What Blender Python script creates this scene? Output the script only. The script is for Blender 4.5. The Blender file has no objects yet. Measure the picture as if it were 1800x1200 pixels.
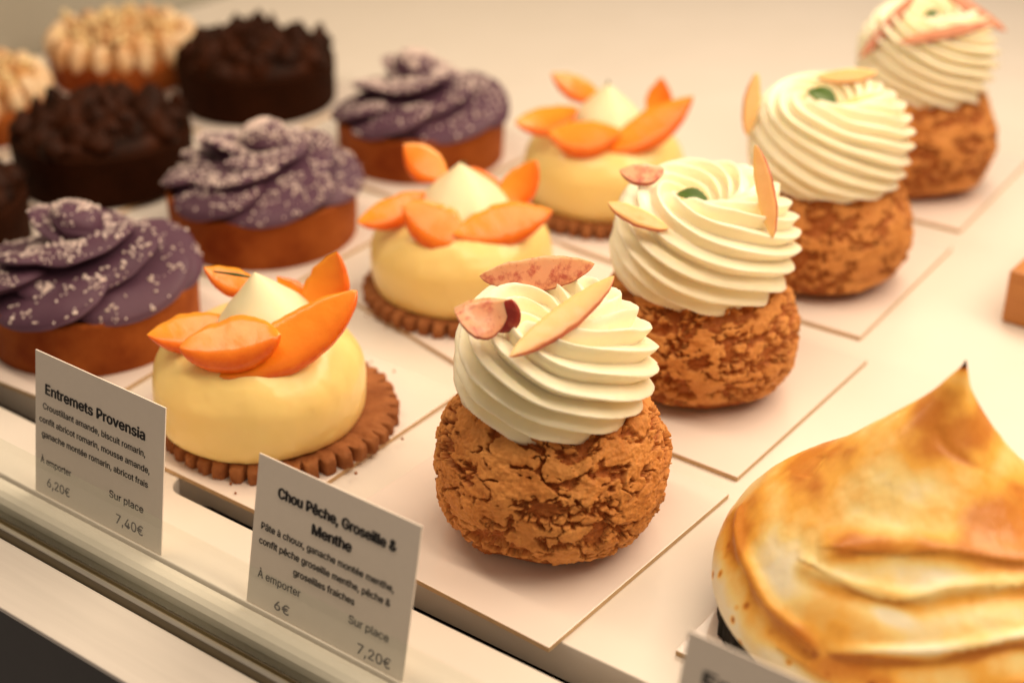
import bpy, bmesh, math, random
import numpy as np
from mathutils import Vector, Matrix

S = 0.01                      # everything below is written in centimetres
SC = bpy.context.scene
COL = SC.collection
R = math.radians

# ------------------------------------------------------------------ camera, light, exposure
YAW, PITCH = R(36.3), R(29.07)
cam_d = bpy.data.cameras.new('camera'); cam = bpy.data.objects.new('camera', cam_d); COL.objects.link(cam)
fw = Vector((-math.sin(YAW)*math.cos(PITCH), math.cos(YAW)*math.cos(PITCH), -math.sin(PITCH)))
rt = Vector((math.cos(YAW), math.sin(YAW), 0)); up = rt.cross(fw)
M3 = Matrix((rt, up, -fw)).transposed()
cam.matrix_world = Matrix.Translation(Vector((20.70, -30.226, 27.0))*S) @ M3.to_4x4()
cam_d.sensor_width = 36; cam_d.lens = 36*2680/1800
cam_d.clip_start = 0.01; cam_d.clip_end = 30
cam_d.dof.use_dof = True; cam_d.dof.focus_distance = 44.2*S; cam_d.dof.aperture_fstop = 6.3
SC.camera = cam

world = bpy.data.worlds.new('World'); SC.world = world; world.use_nodes = True
bg = world.node_tree.nodes['Background']
bg.inputs[0].default_value = (1.0, 0.79, 0.60, 1); bg.inputs[1].default_value = 0.25

def area(name, loc, target, sx, sy, power, color, spread=180):
    d = bpy.data.lights.new(name, 'AREA'); d.shape = 'RECTANGLE'; d.size = sx*S; d.size_y = sy*S
    d.energy = power; d.color = color; d.spread = R(spread)
    o = bpy.data.objects.new(name, d); COL.objects.link(o)
    o.location = Vector(loc)*S
    o.rotation_euler = (Vector(target)-Vector(loc)).to_track_quat('-Z', 'Y').to_euler()
    return o
WARM = (1.0, 0.79, 0.575)
area('case_strip_light', (-8, -1, 44), (-8, 1, 0), 110, 4, 2.4, WARM)
area('case_top_light', (14, 38, 50), (0, 10, 0), 84, 20, 5.1, WARM)

vs = SC.view_settings
vs.view_transform = 'Standard'; vs.look = 'None'; vs.exposure = 0.0; vs.gamma = 1.0; vs.use_curve_mapping = False
SC.cycles.use_denoising = True
SC.cycles.max_bounces = 10; SC.cycles.diffuse_bounces = 5; SC.cycles.transparent_max_bounces = 8

# ------------------------------------------------------------------ numeric noise
_rs = np.random.RandomState(7)
_perm = _rs.permutation(4096)
_grad = _rs.normal(size=(4096, 3)); _grad /= np.linalg.norm(_grad, axis=1)[:, None]
_rnd = _rs.rand(4096, 4)
def _hash(i, j, k):
    return _perm[(_perm[(_perm[i & 4095] + j) & 4095] + k) & 4095]
def perlin(P):
    P = np.asarray(P, float); I = np.floor(P).astype(int); f = P - I
    u = f*f*f*(f*(f*6-15)+10); out = 0
    for dx in (0, 1):
        for dy in (0, 1):
            for dz in (0, 1):
                g = _grad[_hash(I[:, 0]+dx, I[:, 1]+dy, I[:, 2]+dz)]
                dv = f - np.array((dx, dy, dz))
                w = (u[:, 0] if dx else 1-u[:, 0])*(u[:, 1] if dy else 1-u[:, 1])*(u[:, 2] if dz else 1-u[:, 2])
                out = out + w*(g*dv).sum(1)
    return out*1.5
def fbm(P, octaves=4, gain=0.5):
    P = np.asarray(P, float); a = 1; s = 0
    for o in range(octaves):
        s = s + a*perlin(P*2**o + 17.3*o); a *= gain
    return s
def worley(P):
    """nearest and second nearest feature distance, and a random value of the nearest cell"""
    P = np.asarray(P, float); I = np.floor(P).astype(int)
    f1 = np.full(len(P), 9.); f2 = np.full(len(P), 9.); val = np.zeros(len(P))
    for dx in (-1, 0, 1):
        for dy in (-1, 0, 1):
            for dz in (-1, 0, 1):
                h = _hash(I[:, 0]+dx, I[:, 1]+dy, I[:, 2]+dz)
                q = I + np.array((dx, dy, dz)) + _rnd[h][:, :3]
                d = np.linalg.norm(P-q, axis=1)
                closer = d < f1
                f2 = np.where(closer, f1, np.minimum(f2, d)); val = np.where(closer, _rnd[h][:, 3], val)
                f1 = np.where(closer, d, f1)
    return f1, f2, val
def sstep(a, b, x):
    t = np.clip((x-a)/(b-a), 0, 1); return t*t*(3-2*t)

# ------------------------------------------------------------------ mesh helpers
def mesh_obj(name, V, F, mat, parent=None, smooth=True, attrs=None, mat_idx=None):
    V = np.asarray(V, float)*S
    me = bpy.data.meshes.new(name)
    me.from_pydata(V.tolist(), [], [list(map(int, f)) for f in F])
    for m in (mat if isinstance(mat, (list, tuple)) else [mat]): me.materials.append(m)
    if smooth: me.polygons.foreach_set('use_smooth', [True]*len(me.polygons))
    if mat_idx is not None: me.polygons.foreach_set('material_index', list(map(int, mat_idx)))
    for k, a in (attrs or {}).items():
        at = me.attributes.new(k, 'FLOAT', 'POINT'); at.data.foreach_set('value', np.asarray(a, np.float32))
    bm = bmesh.new(); bm.from_mesh(me); bmesh.ops.recalc_face_normals(bm, faces=bm.faces); bm.to_mesh(me); bm.free()
    me.update()
    o = bpy.data.objects.new(name, me); COL.objects.link(o)
    if parent is not None: o.parent = parent
    return o
def grid_faces(nv, nu, wrap=True, off=0):
    """nv rings of nu points"""
    F = []
    for j in range(nv-1):
        for i in range(nu if wrap else nu-1):
            i2 = (i+1) % nu
            F.append((off+j*nu+i, off+j*nu+i2, off+(j+1)*nu+i2, off+(j+1)*nu+i))
    return F
def smooth_profile(pts, n):
    """points along a Catmull-Rom curve through pts, evenly spaced"""
    p = np.array(pts, float); p = np.vstack([2*p[0]-p[1], p, 2*p[-1]-p[-2]])
    out = []
    for i in range(1, len(p)-2):
        for t in np.linspace(0, 1, 24, endpoint=False):
            a, b, c, d = p[i-1:i+3]
            out.append(.5*((2*b)+(-a+c)*t+(2*a-5*b+4*c-d)*t*t+(-a+3*b-3*c+d)*t**3))
    out.append(p[-2]); out = np.array(out)
    L = np.r_[0, np.cumsum(np.linalg.norm(np.diff(out, axis=0), axis=1))]
    s = np.linspace(0, L[-1], n)
    return np.c_[np.interp(s, L, out[:, 0]), np.interp(s, L, out[:, 1])], s
def lathe(pts, nu, nv):
    pr, s = smooth_profile(pts, nv)
    th = np.linspace(0, 2*np.pi, nu, endpoint=False)
    T, J = np.meshgrid(th, np.arange(nv))
    r = np.maximum(pr[:, 0], 1e-4)[J]; z = pr[:, 1][J]
    return T.ravel(), r.ravel(), z.ravel(), s[J].ravel()
def normals_of(V, nv, nu):
    G = V.reshape(nv, nu, 3)
    du = np.roll(G, -1, 1)-np.roll(G, 1, 1); dv = np.gradient(G, axis=0)
    n = np.cross(du, dv).reshape(-1, 3); n /= np.linalg.norm(n, axis=1)[:, None]+1e-9
    return n
def thing(name, label, cat, loc=(0, 0, 0), rotz=0, group=None):
    o = bpy.data.objects.new(name, None); COL.objects.link(o); o.empty_display_size = .01
    o.location = Vector(loc)*S; o.rotation_euler = (0, 0, rotz)
    o['label'] = label; o['category'] = cat
    if group: o['group'] = group
    return o
def tag(o, label, cat, group=None):
    o['label'] = label; o['category'] = cat
    if group: o['group'] = group
    return o
def struct(o):
    o['kind'] = 'structure'; return o
def box_vf(x0, x1, y0, y1, z0, z1, off=0):
    V = [(x0, y0, z0), (x1, y0, z0), (x1, y1, z0), (x0, y1, z0), (x0, y0, z1), (x1, y0, z1), (x1, y1, z1), (x0, y1, z1)]
    F = [(0, 3, 2, 1), (4, 5, 6, 7), (0, 1, 5, 4), (1, 2, 6, 5), (2, 3, 7, 6), (3, 0, 4, 7)]
    return V, [tuple(i+off for i in f) for f in F]
def bevel(o, w, seg=2):
    m = o.modifiers.new('edge', 'BEVEL'); m.width = w*S; m.segments = seg; m.limit_method = 'ANGLE'
    return o

# ------------------------------------------------------------------ materials
def new_mat(name):
    m = bpy.data.materials.new(name); m.use_nodes = True
    nt = m.node_tree; return m, nt, nt.nodes['Principled BSDF']
def setp(b, **k):
    for n, v in k.items():
        key = {'rough': 'Roughness', 'sss': 'Subsurface Weight', 'spec': 'Specular IOR Level', 'coat': 'Coat Weight',
               'coat_rough': 'Coat Roughness', 'metal': 'Metallic', 'sheen': 'Sheen Weight'}[n]
        b.inputs[key].default_value = v
def add(nt, t, **inp):
    n = nt.nodes.new(t)
    for k, v in inp.items(): n.inputs[k.replace('_', ' ')].default_value = v
    return n
def mixc(nt, fac, a, b):
    n = nt.nodes.new('ShaderNodeMix'); n.data_type = 'RGBA'
    for sock, v in ((n.inputs[0], fac), (n.inputs[6], a), (n.inputs[7], b)):
        if hasattr(v, 'links') or isinstance(v, bpy.types.NodeSocket): nt.links.new(v, sock)
        elif isinstance(v, (int, float)): sock.default_value = v
        else: sock.default_value = (*v, 1)
    return n.outputs[2]
def noise(nt, scale, detail=3, rough=.55, vec=None, stretch=None):
    tc = nt.nodes.new('ShaderNodeTexCoord'); src = tc.outputs['Object']
    if stretch:
        mp = nt.nodes.new('ShaderNodeMapping'); mp.inputs['Scale'].default_value = stretch
        nt.links.new(src, mp.inputs[0]); src = mp.outputs[0]
    n = add(nt, 'ShaderNodeTexNoise', Scale=scale, Detail=detail, Roughness=rough)
    nt.links.new(src, n.inputs['Vector']); return n.outputs[0]
def ramp(nt, fac, stops):
    n = nt.nodes.new('ShaderNodeValToRGB'); cr = n.color_ramp
    while len(cr.elements) < len(stops): cr.elements.new(.5)
    for e, (p, c) in zip(cr.elements, stops):
        e.position = p; e.color = (*c, 1) if not isinstance(c, (int, float)) else (c, c, c, 1)
    nt.links.new(fac, n.inputs[0]); return n.outputs[0]
def bump(nt, b, h, strength, dist):
    n = add(nt, 'ShaderNodeBump', Strength=strength, Distance=dist*S); nt.links.new(h, n.inputs['Height'])
    nt.links.new(n.outputs[0], b.inputs['Normal'])
def attr(nt, name):
    n = nt.nodes.new('ShaderNodeAttribute'); n.attribute_name = name; return n.outputs['Fac']
def sss(b, w, radius, scale):
    b.inputs['Subsurface Weight'].default_value = w; b.inputs['Subsurface Radius'].default_value = radius
    b.inputs['Subsurface Scale'].default_value = scale*S
def simple(name, c1, c2=None, scale=300, rough=.5, bumps=None, spec=.5, stretch=None, **k):
    m, nt, b = new_mat(name); setp(b, rough=rough, spec=spec, **k)
    if c2 is None: b.inputs['Base Color'].default_value = (*c1, 1)
    else:
        nt.links.new(mixc(nt, ramp(nt, noise(nt, scale, 4, .6, stretch=stretch), [(.3, 0.), (.7, 1.)]), c1, c2), b.inputs['Base Color'])
    if bumps: bump(nt, b, noise(nt, bumps[0], 4, .6), bumps[1], bumps[2])
    return m

M = {}
M['shelf'] = simple('shelf_white', (.775, .715, .645), (.75, .69, .615), 25, .30, spec=.5)
M['steel'] = simple('trim_cream', (.72, .68, .60), (.66, .62, .54), 60, .4)
M['sill'] = simple('sill_white', (.63, .58, .535), (.72, .665, .615), 35, .33, (900, .08, .01), stretch=(.25, 5, 5))
M['rail'] = simple('rail_metal', (.60, .57, .53), None, rough=.28, metal=.7)
M['gap'] = simple('channel_dark', (.10, .075, .045), None, rough=.5)
M['gapgreen'] = simple('channel_green', (.018, .03, .02), None, rough=.25)
M['tan'] = simple('channel_tan', (.34, .26, .15), None, rough=.4)
M['void'] = simple('void_shade', (.012, .009, .007), None, rough=.9)  # near-black: the shade of the space under the slots, put into the colour
M['front'] = simple('front_grey', (.045, .042, .046), (.05, .047, .05), 80, .5)
M['wall'] = simple('wall_grey', (.42, .40, .33), (.36, .34, .28), 6, .5)
M['paper'] = simple('card_paper', (.92, .83, .74), (.90, .81, .72), 500, .7, (2500, .1, .004))
M['ink'] = simple('print_ink', (.012, .011, .016), None, rough=.6)
M['wood'] = simple('block_wood', (.52, .21, .045), (.40, .14, .028), 60, .45, stretch=(.3, 3, 8))
# pastry boards: pearly white film on tan card
m, nt, b = new_mat('board_film'); setp(b, rough=.24, spec=.5, coat=.4, coat_rough=.1)
nt.links.new(mixc(nt, noise(nt, 30, 3), (.83, .735, .67), (.79, .695, .63)), b.inputs['Base Color'])
bump(nt, b, noise(nt, 120, 2), .03, .02); M['film'] = m
M['card_edge'] = simple('board_edge', (.60, .42, .24), (.52, .35, .18), 400, .8)

# choux crust
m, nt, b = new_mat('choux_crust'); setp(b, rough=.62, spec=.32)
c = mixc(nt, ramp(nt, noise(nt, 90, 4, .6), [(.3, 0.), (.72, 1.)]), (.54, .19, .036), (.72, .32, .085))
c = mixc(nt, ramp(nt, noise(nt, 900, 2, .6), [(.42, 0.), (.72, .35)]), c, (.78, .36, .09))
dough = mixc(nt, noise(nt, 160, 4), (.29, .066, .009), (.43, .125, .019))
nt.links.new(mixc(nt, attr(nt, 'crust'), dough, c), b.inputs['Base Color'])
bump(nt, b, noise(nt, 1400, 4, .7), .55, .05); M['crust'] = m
# creams
m, nt, b = new_mat('vanilla_cream'); setp(b, rough=.34, spec=.42)
nt.links.new(mixc(nt, noise(nt, 40, 3), (.95, .885, .68), (.94, .855, .61)), b.inputs['Base Color'])
sss(b, .35, (1, .8, .45), .35); bump(nt, b, noise(nt, 420, 3, .6), .06, .03); M['cream'] = m
m, nt, b = new_mat('almond_mousse'); setp(b, rough=.28, spec=.45)
nt.links.new(mixc(nt, noise(nt, 28, 4), (.94, .72, .29), (.92, .68, .24)), b.inputs['Base Color'])
sss(b, .35, (1, .7, .35), .4); bump(nt, b, noise(nt, 260, 4, .65), .07, .04); M['mousse'] = m
m, nt, b = new_mat('rosemary_cream'); setp(b, rough=.42, spec=.35)
nt.links.new(mixc(nt, noise(nt, 60, 3), (.88, .80, .53), (.86, .77, .48)), b.inputs['Base Color'])
sss(b, .3, (1, .8, .45), .3); bump(nt, b, noise(nt, 350, 4, .65), .10, .03); M['tip'] = m
# fruit
def fruit(name, flesh_a, flesh_b, skin_a, skin_b, spot=None, rough=.3, w=.4):
    m, nt, b = new_mat(name); setp(b, rough=rough, spec=.45)
    fl = mixc(nt, noise(nt, 150, 4, .6), flesh_a, flesh_b)
    if spot: fl = mixc(nt, ramp(nt, noise(nt, 260, 4, .7), [(.5, 0.), (.68, .85)]), fl, spot)
    sk = mixc(nt, ramp(nt, noise(nt, 220, 4, .65), [(.35, 0.), (.65, 1.)]), skin_a, skin_b)
    nt.links.new(mixc(nt, attr(nt, 'skin'), fl, sk), b.inputs['Base Color'])
    sss(b, w, (1, .45, .2), .3); setp(b, coat=.10, coat_rough=.16); bump(nt, b, noise(nt, 700, 4, .65), .30, .035); return m
M['peach'] = fruit('peach_flesh', (.90, .50, .18), (.93, .62, .28), (.40, .045, .03), (.50, .10, .05))
M['blush'] = fruit('blush_peach', (.76, .33, .18), (.84, .47, .27), (.20, .018, .015), (.32, .04, .025), spot=(.46, .08, .055))
M['redskin'] = fruit('peach_skin', (.26, .022, .018), (.40, .05, .03), (.18, .014, .012), (.28, .03, .02), spot=(.50, .12, .06))
M['rose'] = fruit('rosy_peach', (.52, .20, .10), (.66, .32, .17), (.24, .03, .02), (.34, .06, .035), spot=(.42, .10, .06))
M['apricot'] = fruit('apricot_flesh', (.90, .28, .014), (.95, .36, .026), (.76, .10, .005), (.86, .17, .010), rough=.27)
M['mint'] = simple('mint_leaf', (.045, .10, .006), (.07, .14, .01), 200, .45, (600, .3, .03))
M['rosemary'] = simple('rosemary_green', (.06, .095, .012), None, rough=.5)
M['biscuit'] = simple('biscuit_brown', (.22, .068, .018), (.38, .145, .046), 140, .75, (700, .6, .06), spec=.25)
M['shell'] = simple('tart_shell', (.17, .026, .003), (.36, .095, .017), 45, .7, (900, .45, .06), spec=.10)
M['darkshell'] = simple('cocoa_shell', (.016, .004, .001), (.028, .007, .0018), 90, .75, (900, .3, .05), spec=.05)
M['choc'] = simple('chocolate_curls', (.006, .002, .0008), (.055, .013, .003), 60, .55, (600, .3, .04), spec=.1)
M['purple'] = simple('berry_cream', (.086, .039, .066), (.108, .050, .080), 50, .48, (450, .08, .03), spec=.22)
M['flake'] = simple('coconut_flake', (.74, .60, .56), (.88, .76, .70), 300, .7)
M['black'] = simple('black_biscuit', (.010, .009, .008), (.018, .016, .012), 200, .75, (800, .6, .06), spec=.2)
M['nut'] = simple('nut_gold', (.80, .58, .26), (.92, .76, .44), 300, .6)
M['toast_light'] = simple('toasted_drops', (.95, .78, .52), (.62, .27, .06), 70, .5)
M['toast_dots'] = simple('toasted_topping', (.70, .36, .11), (.20, .045, .006), 60, .5)

# thin glass: clear, with a weak mirror on it
m = bpy.data.materials.new('clear_glass'); m.use_nodes = True; nt = m.node_tree; nt.nodes.remove(nt.nodes['Principled BSDF'])
tr = nt.nodes.new('ShaderNodeBsdfTransparent'); tr.inputs[0].default_value = (.97, .985, .965, 1)
gl = nt.nodes.new('ShaderNodeBsdfGlossy'); gl.inputs['Roughness'].default_value = .02
lw = nt.nodes.new('ShaderNodeLayerWeight'); lw.inputs[0].default_value = .5
pw = nt.nodes.new('ShaderNodeMath'); pw.operation = 'POWER'; nt.links.new(lw.outputs['Facing'], pw.inputs[0]); pw.inputs[1].default_value = 5
fr = nt.nodes.new('ShaderNodeMath'); fr.operation = 'MULTIPLY_ADD'; nt.links.new(pw.outputs[0], fr.inputs[0]); fr.inputs[1].default_value = .9; fr.inputs[2].default_value = .045
mx = nt.nodes.new('ShaderNodeMixShader')
nt.links.new(fr.outputs[0], mx.inputs[0]); nt.links.new(tr.outputs[0], mx.inputs[1]); nt.links.new(gl.outputs[0], mx.inputs[2])
nt.links.new(mx.outputs[0], nt.nodes['Material Output'].inputs[0]); M['glass'] = m

# ------------------------------------------------------------------ the setting: shelf, trim, sill
def rounded_slot(x0, x1, y0, y1, n=10):
    r = (y1-y0)/2; yc = (y0+y1)/2; pts = []
    for k in range(n+1):
        t = math.pi/2 + math.pi*k/n; pts.append((x0+r+r*math.cos(t), yc+r*math.sin(t)))
    for k in range(n+1):
        t = -math.pi/2 + math.pi*k/n; pts.append((x1-r+r*math.cos(t), yc+r*math.sin(t)))
    return pts
def plate(name, outlines, z_top, thick, mat, bev=.06):
    cu = bpy.data.curves.new(name, 'CURVE'); cu.dimensions = '2D'; cu.fill_mode = 'BOTH'
    cu.extrude = (thick/2-bev)*S; cu.bevel_depth = bev*S; cu.bevel_resolution = 2; cu.offset = -bev*S
    for pts in outlines:
        sp = cu.splines.new('POLY'); sp.points.add(len(pts)-1); sp.use_cyclic_u = True
        for p, q in zip(sp.points, pts): p.co = (q[0]*S, q[1]*S, 0, 1)
    t = bpy.data.objects.new(name, cu); COL.objects.link(t)
    me = bpy.data.meshes.new_from_object(t.evaluated_get(bpy.context.evaluated_depsgraph_get()))
    bpy.data.objects.remove(t); bpy.data.curves.remove(cu)
    me.name = name; me.materials.clear(); me.materials.append(mat)
    o = bpy.data.objects.new(name, me); COL.objects.link(o); o.location = (0, 0, (z_top-thick/2)*S)
    return o
SH = -.19                                    # height of the shelf top (boards lie on it, their tops at 0)
SLOT = (-4.80, -3.52)
struct(plate('shelf', [[(-48.5, -7.35), (60, -7.35), (60, 78), (-48.5, 78)]] +
             [rounded_slot(a, c, *SLOT) for a, c in ((-60+14, -29.3), (-27.5, -13.3), (-11.5, 4.9+9.5), (16.2, 31), (32.8, 55))], SH, 1.3, M['shelf'], .05))
# trim between the shelf and the glass: a folded profile running along the case
def extrude_x(name, prof, mats, x0=-75, x1=60, idx=None):
    V = [(x, y, z) for x in (x0, x1) for y, z in prof]; n = len(prof)
    F = [(i, i+1, n+i+1, n+i) for i in range(n-1)]
    return mesh_obj(name, V, F, mats, smooth=False, mat_idx=idx)
struct(extrude_x('case_trim', [(-7.36, -.6), (-7.42, -.31), (-7.62, -.28), (-7.85, -.30), (-8.02, -.38), (-8.14, -.52), (-8.2, -.72),
                               (-8.22, -1.0), (-8.30, -1.0), (-8.30, -1.12), (-8.46, -1.12), (-8.46, -1.35), (-8.6, -1.35), (-8.6, -1.75), (-9.02, -1.75), (-9.02, -.95)],
                 [M['steel'], M['gap'], M['tan'], M['gapgreen']], idx=[0, 0, 0, 0, 0, 0, 0, 1, 2, 2, 1, 2, 1, 3, 3]))
V, F = box_vf(-75, 60, -9.20, -9.03, -2.2, -.22)
struct(bevel(mesh_obj('glass_rail', V, F, M['rail'], smooth=False), .03))
V, F = box_vf(-75, 60, -9.46, -9.21, -2.2, -.62)
struct(mesh_obj('rail_gap', V, F, M['tan'], smooth=False))
V, F = box_vf(-75, 60, -11.55, -9.47, -.42, -.25)
struct(bevel(mesh_obj('front_sill', V, F, M['sill'], smooth=False), .05, 3))
V, F = box_vf(-75, 60, -11.47, -9.5, -60, -.43)
struct(mesh_obj('front_panel', V, F, M['front'], smooth=False))
V, F = box_vf(-75, 60, -9.4, 78, -9, -7)
struct(mesh_obj('plenum_shade', V, F, M['void'], smooth=False))  # slab added below the slots, coloured near-black for the unlit void
V, F = box_vf(-50.2, -48.6, -7, 78, -2, 45)
struct(mesh_obj('side_wall', V, F, M['wall'], smooth=False))
V, F = box_vf(-75, 60, -8.93, -8.63, -1.70, 2.7)
tag(mesh_obj('glass_pane', V, F, M['glass'], smooth=False), 'low clear glass pane standing in the channel in front of the price cards', 'glass pane')

# ------------------------------------------------------------------ boards
def board(label, cx, cy, w, d, rot=0, seed=0):
    t = .18
    V, F = box_vf(-w/2, w/2, -d/2, d/2, 0, t)
    o = mesh_obj('pastry_board', V, F, [M['film'], M['card_edge']], smooth=False, mat_idx=[1, 0, 1, 1, 1, 1])
    V2, F2 = box_vf(-w/2, w/2, -d/2, d/2, t+.0, t+.03)   # pearly film sits on the card
    o.location = Vector((cx, cy, SH+.005))*S; o.rotation_euler = (0, 0, R(rot))
    bevel(o, .022, 2)
    return tag(o, label, 'cake board', 'white boards under the pastries')

# ------------------------------------------------------------------ fruit slices and leaves
def crescent(name, parent, P0, P1, n, out=1, bo=.6, bi=-.1, T=.3, twist=0, curl=0., mat=None, power=.75, seed=0, nu=36, grad=.0):
    """a wedge of fruit: flat flesh faces, a curved skin along its outer edge; P0 and P1 are its tips, n faces the flesh"""
    P0, P1, n = (np.array(v, float) for v in (P0, P1, n))
    ax = P1-P0; L = np.linalg.norm(ax); ax /= L
    n = n-ax*(n@ax); n /= np.linalg.norm(n); o = np.cross(ax, n)*out
    u = np.linspace(-1, 1, nu); prof = np.maximum(1-u*u, 0)**power
    K = []
    m_side, m_out = 7, 6
    for k in range(m_side): K.append((k/(m_side-1), 1, 0))
    for k in range(1, m_out): K.append((1, 1-2*k/m_out, 1))
    for k in range(m_side): K.append((1-k/(m_side-1), -1, 0))
    V = []; A = []
    jag = fbm(np.c_[u*2.2, np.full(nu, seed*3.7), np.zeros(nu)], 4)
    for i, uu in enumerate(u):
        a = twist*(uu-.1); nn = n*math.cos(a)+o*math.sin(a); oo = o*math.cos(a)-n*math.sin(a)
        c = P0+ax*L*(uu+1)/2 + n*curl*(1-uu*uu)
        wi = bi*prof[i]*(1+.12*jag[i]); wo = bo*prof[i]*(1+.05*jag[i])
        th = T*prof[i]**.6+.012
        for s, side, skn in K:
            w = wi+(wo-wi)*s
            tz = th/2*(.12+.88*s)
            bul = .42*th*math.sqrt(max(0, 1-side*side)) if skn else 0
            A.append(.9 if skn else grad*s**2.5)
            V.append(c+oo*(w+bul)+nn*tz*side)
    V = np.array(V); nk = len(K)
    V += .018*np.c_[perlin(V*3+seed), perlin(V*3+seed+9), perlin(V*3+seed+20)]
    return mesh_obj(name, V, grid_faces(nu, nk), mat, parent, attrs={'skin': A})
def leaf(name, parent, P0, P1, n, w, mat):
    P0, P1, n = (np.array(v, float) for v in (P0, P1, n))
    ax = P1-P0; L = np.linalg.norm(ax); ax /= L; n = n-ax*(n@ax); n /= np.linalg.norm(n); sd = np.cross(ax, n)
    V = []; nu, nv = 9, 14
    for j in range(nv):
        t = j/(nv-1); ww = w*math.sin(math.pi*min(1, t*.97+.03))**.8*(1+.12*((j % 2)-.5))
        for i in range(nu):
            s = i/(nu-1)*2-1
            V.append(P0+ax*L*t+sd*ww*s+n*(.25*ww*abs(s)+.18*math.sin(math.pi*t)))
    o = mesh_obj(name, V, grid_faces(nv, nu, False), mat, parent)
    md = o.modifiers.new('thick', 'SOLIDIFY'); md.thickness = .03*S
    return o

# ------------------------------------------------------------------ choux
def choux_crust(parent, seed, zs=1., rs=1., res=(300, 190), cell=.86, nub=None, smooth_foot=.35):
    pts = [(0, .06), (1.6, .03), (2.1, .02), (2.6, .14), (3.1, .6), (3.43, 1.3), (3.53, 2.05), (3.42, 2.8), (3.14, 3.45), (2.82, 3.95), (2.4, 4.32), (1.8, 4.48), (0, 4.45)]
    nu, nv = res
    T, r, z, s = lathe(pts, nu, nv)
    z = z*zs; r = r*rs
    V = np.c_[r*np.cos(T), r*np.sin(T), z]
    off = seed*13.37
    N = normals_of(V, nv, nu); N *= np.sign((N*np.c_[V[:, :2], V[:, 2]-2]).sum(1))[:, None]
    body = sstep(.05, .6, z)
    V = V + N*(body*(.17*perlin(V*.42+off)+.08*perlin(V*1.0+off)))[:, None]
    Q = V*np.array((1, 1, 1.55))
    Q = Q + .30*np.c_[perlin(Q*1.1+off), perlin(Q*1.1+off+31), perlin(Q*1.1+off+57)] + .12*np.c_[perlin(Q*3.2+off), perlin(Q*3.2+off+31), perlin(Q*3.2+off+57)] + .05*np.c_[perlin(Q*8+off), perlin(Q*8+off+31), perlin(Q*8+off+57)]
    f1, f2, cv = worley(Q/cell+off)
    g1, g2, dv = worley(Q/(cell*.42)+off+5)
    crack = np.exp(-((f2-f1)/.10)**2); fine = np.exp(-((g2-g1)/.13)**2)
    field = fbm(Q*1.3+off+200, 6, .58)
    worn = sstep(-.28, .22, perlin(V*np.array((.55, .55, .9))+off+80)+.35*perlin(V*np.array((1.3, 1.3, 2.2))+off+95))   # where the biscuit skin has broken up
    bits = sstep(.07, .16, g2-g1)*(dv > .42)                               # small plates left standing there
    gate = sstep(-.15, .35, perlin(Q*.9+off+170))
    lev = .46 + .80*field - .85*worn*(1-bits) - crack*(.12+.75*gate)
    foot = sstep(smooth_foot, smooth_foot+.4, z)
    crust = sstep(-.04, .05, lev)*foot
    topf = 1-sstep(4.25*zs, 4.45*zs, z)*.7
    grain = worley(Q/.19+off+9)[0]; lump = worley(Q/.44+off+29)[0]
    h = crust*(.16+.06*(cv-.5)+.05*(dv-.5)*worn+.03*field) + crust*(.060*(.45-grain)+.06*(.45-lump))
    h += .030*fbm(V*5+off, 4)*body + .075*(1-crust)*body*fbm(V*np.array((4, 4, 8))+off, 4)
    h -= .035*(1-crust)*foot*body
    if nub is not None:
        for (nx, ny, nz, nr, na) in nub:
            d = np.linalg.norm(V-np.array((nx, ny, nz)), axis=1); h = h+na*np.exp(-(d/nr)**2)
    V = V+N*(h*topf)[:, None]
    V[:, 2] = np.maximum(V[:, 2], .012)
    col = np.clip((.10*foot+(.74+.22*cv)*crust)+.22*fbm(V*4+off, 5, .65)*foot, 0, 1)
    return mesh_obj('choux_crust', V, grid_faces(nv, nu), M['crust'], parent, attrs={'crust': col})

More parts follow.
